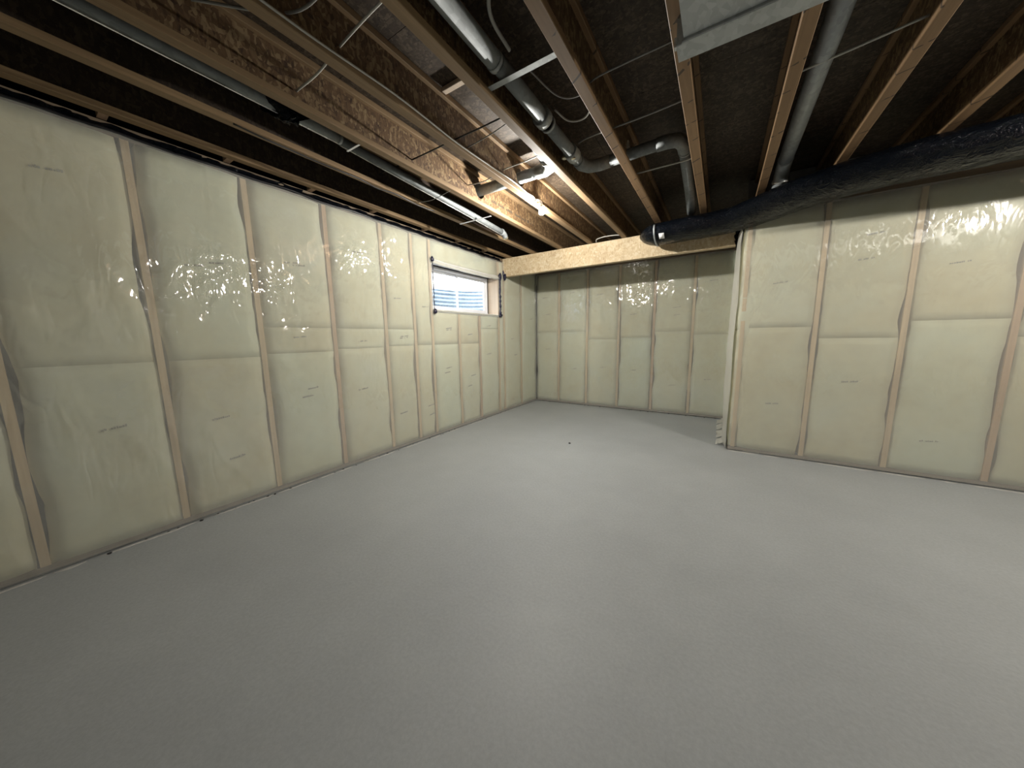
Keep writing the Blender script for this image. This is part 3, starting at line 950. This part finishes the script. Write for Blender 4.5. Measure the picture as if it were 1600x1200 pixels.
# flat sheet metal trunk, upper right
Tt = empty('trunk_duct', (1.0, 1.3, 2.6)); tag(Tt, 'wide flat sheet metal trunk duct slung under the joists at upper right', 'duct')
MB().bev(-.215, 3.5, .95, 1.735, 2.605, ZJ - .002, .004).build('duct_body', M['galv_dull'], Tt)
MB().bev(-.222, 3.5, 1.732, 1.75, 2.592, 2.612, .004).build('drive_seam', M['galv_dull'], Tt)
MB().bev(-.245, 3.5, 1.75, 1.852, 2.598, ZJ - .003, .003).build('duct_end_panel', M['galv_dull'], Tt)
MB().bev(-.253, -.245, 1.742, 1.765, 2.592, 2.63, .001).build('bright_tab', M['foil'], Tt)

# big insulated duct wrapped in black plastic
Kk = empty('black_insulated_duct', (-.4, 4.45, 2.57)); tag(Kk, 'fat flexible duct wrapped in glossy black plastic lying in front of the beam', 'duct')
ctrl = [(-.93, 4.50, 2.575), (-.75, 4.50, 2.575), (-.4, 4.48, 2.578), (0, 4.44, 2.58), (.25, 4.28, 2.585), (.5, 4.05, 2.588), (.85, 3.85, 2.59), (1.3, 3.75, 2.59), (2.2, 3.7, 2.59), (3.3, 3.7, 2.59)]
cp = curve_pts(ctrl, 16)
# semi axes: .25 wide, .115 high
def wr(p, i, k):
    return .06 * abs(fbm(p.x * 5, p.y * 7, p.z * 9)) + .035 * fbm(p.x * 16, p.y * 16, p.z * 16) - .03
Rr = []
for p in cp:
    t = (p.x + .93) / .22
    Rr.append(.25 * math.sqrt(max(.05, 1 - (1 - min(1, t)) ** 2)))
o = MB().tube(cp, Rr, 40, flat=(1.0, .47), disp=wr).build('duct_jacket', M['black'], Kk)
# hanging strap and white label
def ring_at(s_x, w, mat, nm, k0=0, k1=28, grow=1.03):
    j = min(range(len(cp)), key=lambda q: abs(cp[q].x - s_x))
    c = cp[j]; vs = []
    for dx in (-w / 2, w / 2):
        for k in range(k0, k1 + 1):
            a = 2 * math.pi * k / 28
            vs.append((c.x + dx, c.y + .25 * grow * math.cos(a), c.z + .25 * .47 * grow * math.sin(a)))
    n = k1 - k0 + 1
    b = MB(); b.add(vs, [(i, i + 1, n + i + 1, n + i) for i in range(n - 1)], 0, True)
    o = b.build(nm, M[mat], Kk)
    s = o.modifiers.new('t', 'SOLIDIFY'); s.thickness = .002
    return o
ring_at(-.735, .018, 'galv', 'hanger_strap', 12, 24, 1.05)
ring_at(-.665, .055, 'label', 'label_sticker', 16, 18, 1.05)
m = MB()
for (x, y, z, r) in ((.10, 4.86, 2.50, .034), (.10, 4.86, 2.44, .03), (.105, 4.86, 2.40, .024), (.10, 4.86, 2.56, .03)):
    m.ball((x, y, z), r, 12, 8, (.9, .6, 1.3), 0, .6)
tag(m.build('plastic_tail', M['black']), 'black plastic tail hanging where beam meets the right corner', 'plastic tail')

# ---------------------------------------------------------------- cables and straps
def cable(name, pts, r, mat, label, cat='cable', group=None, n=8):
    o = MB().tube(curve_pts(pts, n), r, 7).build(name, M[mat])
    tag(o, label, cat, group); return o
cable('electrical_cable', [(-2.68, 2.0, 2.81), (-2.45, 1.99, 2.80), (-2.2, 1.97, 2.785), (-1.95, 1.95, 2.772), (-1.7, 1.935, 2.765), (-1.45, 1.925, 2.758), (-1.23, 1.92, 2.76)], .0055, 'black_cable',
      'thin black cable crossing three joist bays left of the bulb')
cable('electrical_cable', [(-2.19, 2.66, 2.84), (-1.95, 2.63, 2.81), (-1.7, 2.56, 2.81), (-1.45, 2.53, 2.80), (-1.23, 2.53, 2.82)], .0045, 'white_cable',
      'thin pale cable crossing the bays beside the web hole and bulb')
cable('electrical_cable', [(-1.70, 2.07, 2.77), (-1.45, 2.03, 2.765), (-1.23, 2.0, 2.78)], .004, 'grey_cable',
      'short thin grey cable just below the black one')
cable('electrical_cable', [(-2.19, 1.115, 2.80), (-1.95, 1.11, 2.79), (-1.7, 1.10, 2.81), (-1.45, 1.09, 2.82), (-1.23, 1.09, 2.83)], .006, 'white_cable',
      'pale cable crossing two dark bays at upper left')
cable('electrical_cable', [(-2.0, .62, 2.80), (-1.7, .86, 2.78), (-1.45, .90, 2.78), (-1.23, .92, 2.80)], .006, 'grey_cable',
      'grey cable at the top edge, behind the pale one')
cable('electrical_cable', [(-1.05, 2.66, 2.87), (-.95, 2.60, 2.85), (-.72, 2.46, 2.775), (-.5, 2.44, 2.768), (-.27, 2.43, 2.775)], .006, 'grey_cable',
      'grey cable from the taped pipe joint to the joist below the sheet metal duct')
cable('electrical_cable', [(-1.02, 1.80, 2.86), (-.93, 2.0, 2.80), (-.82, 2.06, 2.79), (-.70, 1.99, 2.79), (-.5, 1.965, 2.782), (-.27, 1.95, 2.776), (-.24, 1.86, 2.74)], .005, 'grey_cable',
      'drooping grey cable running to the corner of the sheet metal duct')
cable('electrical_cable', [(-1.03, 2.18, 2.85), (-.96, 2.26, 2.80), (-.85, 2.27, 2.79), (-.74, 2.15, 2.80)], .006, 'white_cable',
      'pale cable looping from the pipe collar to the joist on its right')
cable('electrical_cable', [(-1.0, 1.58, 2.80), (-.98, 1.40, 2.80), (-.92, 1.30, 2.80), (-.82, 1.24, 2.80), (-.74, 1.21, 2.80)], .009, 'grey_cable',
      'thick grey cable arching beside the metal strap')
cable('electrical_cable', [(-1.0, 1.30, 2.82), (-.97, 1.18, 2.84), (-.88, 1.08, 2.85), (-.74, 1.02, 2.86)], .008, 'grey_cable',
      'dim grey cable arching at the top edge of the picture')
cable('electrical_cable', [(-.73, 3.23, 2.78), (-.5, 3.22, 2.775), (-.35, 3.21, 2.77), (-.26, 3.20, 2.775)], .006, 'white_cable',
      'pale cable passing under the downward bend of the elbowed pipe')
cable('electrical_cable', [(.25, 2.60, 2.80), (.45, 2.56, 2.80), (.72, 2.5, 2.80)], .006, 'white_cable',
      'short pale cable above the pipe at the right edge')
cable('electrical_cable', [(-1.62, 4.86, 2.715), (-1.60, 4.82, 2.74), (-1.50, 4.80, 2.752), (-1.36, 4.80, 2.75), (-1.26, 4.83, 2.745)], .007, 'white_cable',
      'white cable looping over the top edge of the beam')
cable('electrical_cable', [(-2.19, 2.40, 2.70), (-2.45, 2.43, 2.69), (-2.66, 2.44, 2.715)], .003, 'grey_cable',
      'hair thin wire under the slim pipe')
# cable along the bulb's joist, ending at the lamp
ys = [-1.5, -.5, .3, .9, 1.4, 1.9, 2.3, 2.55, 2.75, 2.9, 3.0, 3.06]
pts = [(-1.672 + (.012 if i % 3 == 1 else 0) + (.012 if y > 2.5 else 0), y, 2.738 - (.008 if i % 2 else 0) - (.012 if y > 2.9 else 0)) for i, y in enumerate(ys)]
cable('lamp_cable', pts, .0055, 'white_cable', 'white cable stapled along the joist edge, feeding the bare bulb')
# black hanging line under the second joist
pts = [(-2.655 + .01 * math.sin(i * 1.9), .95 + .17 * i, 2.700 - .014 * abs(math.sin(i * 1.3))) for i in range(11)]
cable('electrical_cable', pts, .0055, 'black_cable', 'wavy black cord drooping along the second joist from the wall')

def flatstrap(x0, x1, y, z, w, mat, label, yslope=0):
    m = MB()
    m.add([(x0, y - w / 2, z), (x1, y + yslope - w / 2, z), (x1, y + yslope + w / 2, z), (x0, y + w / 2, z),
           (x0, y - w / 2, z + .0015), (x1, y + yslope - w / 2, z + .0015), (x1, y + yslope + w / 2, z + .0015), (x0, y + w / 2, z + .0015)],
          [(0, 1, 2, 3), (4, 7, 6, 5), (0, 4, 5, 1), (1, 5, 6, 2), (2, 6, 7, 3), (3, 7, 4, 0)])
    o = m.build('metal_strap', M[mat]); tag(o, label, 'strap'); return o
flatstrap(-1.20, -.742, 1.665, 2.742, .036, 'galv', 'flat metal strap holding up the thick pipe between two joists')
flatstrap(-2.665, -2.215, 3.07, 2.7075 - .03, .022, 'vinyl', 'white strap across the bay holding the slim pipe near its end')
flatstrap(-2.38, -2.225, 1.53, 2.740 - .0 - .03, .014, 'vinyl', 'pale strap under the slim pipe at its first joint')
# small pale wood cleat under the subfloor
tag(MB().bev(-1.67, -1.50, 1.79, 1.83, ZS - .03, ZS - .002, .003).build('wood_cleat', M['jamb']), 'small pale wooden cleat against the subfloor left of the thick pipe', 'cleat')

# ---------------------------------------------------------------- lamps
def lamp(loc, glow, label, elbow=True):
    x, y, z = loc
    t = empty('bare_bulb_lamp', (x, y, z + .09)); tag(t, label, 'lamp')
    m = MB()
    m.tube([(x, y, z + .030), (x, y, z + .036), (x, y, z + .048), (x, y, z + .056)], [.030, .036, .036, .024], 20)
    m.build('lampholder', M['porcelain'], t)
    if elbow:
        m = MB(); m.tube(curve_pts([(x, y, z + .055), (x, y - .012, z + .085), (x - .012, y - .045, z + .098), (x - .03, y - .08, z + .092)], 5), .012, 12)
        m.build('conduit_elbow', M['porcelain'], t)
    m = MB()
    m.tube([(x, y, z + .055), (x, y, ZJ - .002)], .010, 10); m.build('stem', M['galv'], t)
    b = MB()
    prof = [(.030, .0125), (.022, .015), (.010, .024), (-.004, .030), (-.018, .028), (-.027, .018), (-.031, .004)]
    b.tube([(x, y, z + h) for h, _ in prof], [r for _, r in prof], 18)
    b.build('bulb', glow, t)
    return t
lamp((-1.625, 3.14, 2.622), M['glow1'], 'lit bare bulb in a white holder hanging under the joist near the beam')
lamp((2.46, 2.65, 2.60), M['glow2'], 'lit bare bulb under the joists at the far right', False)
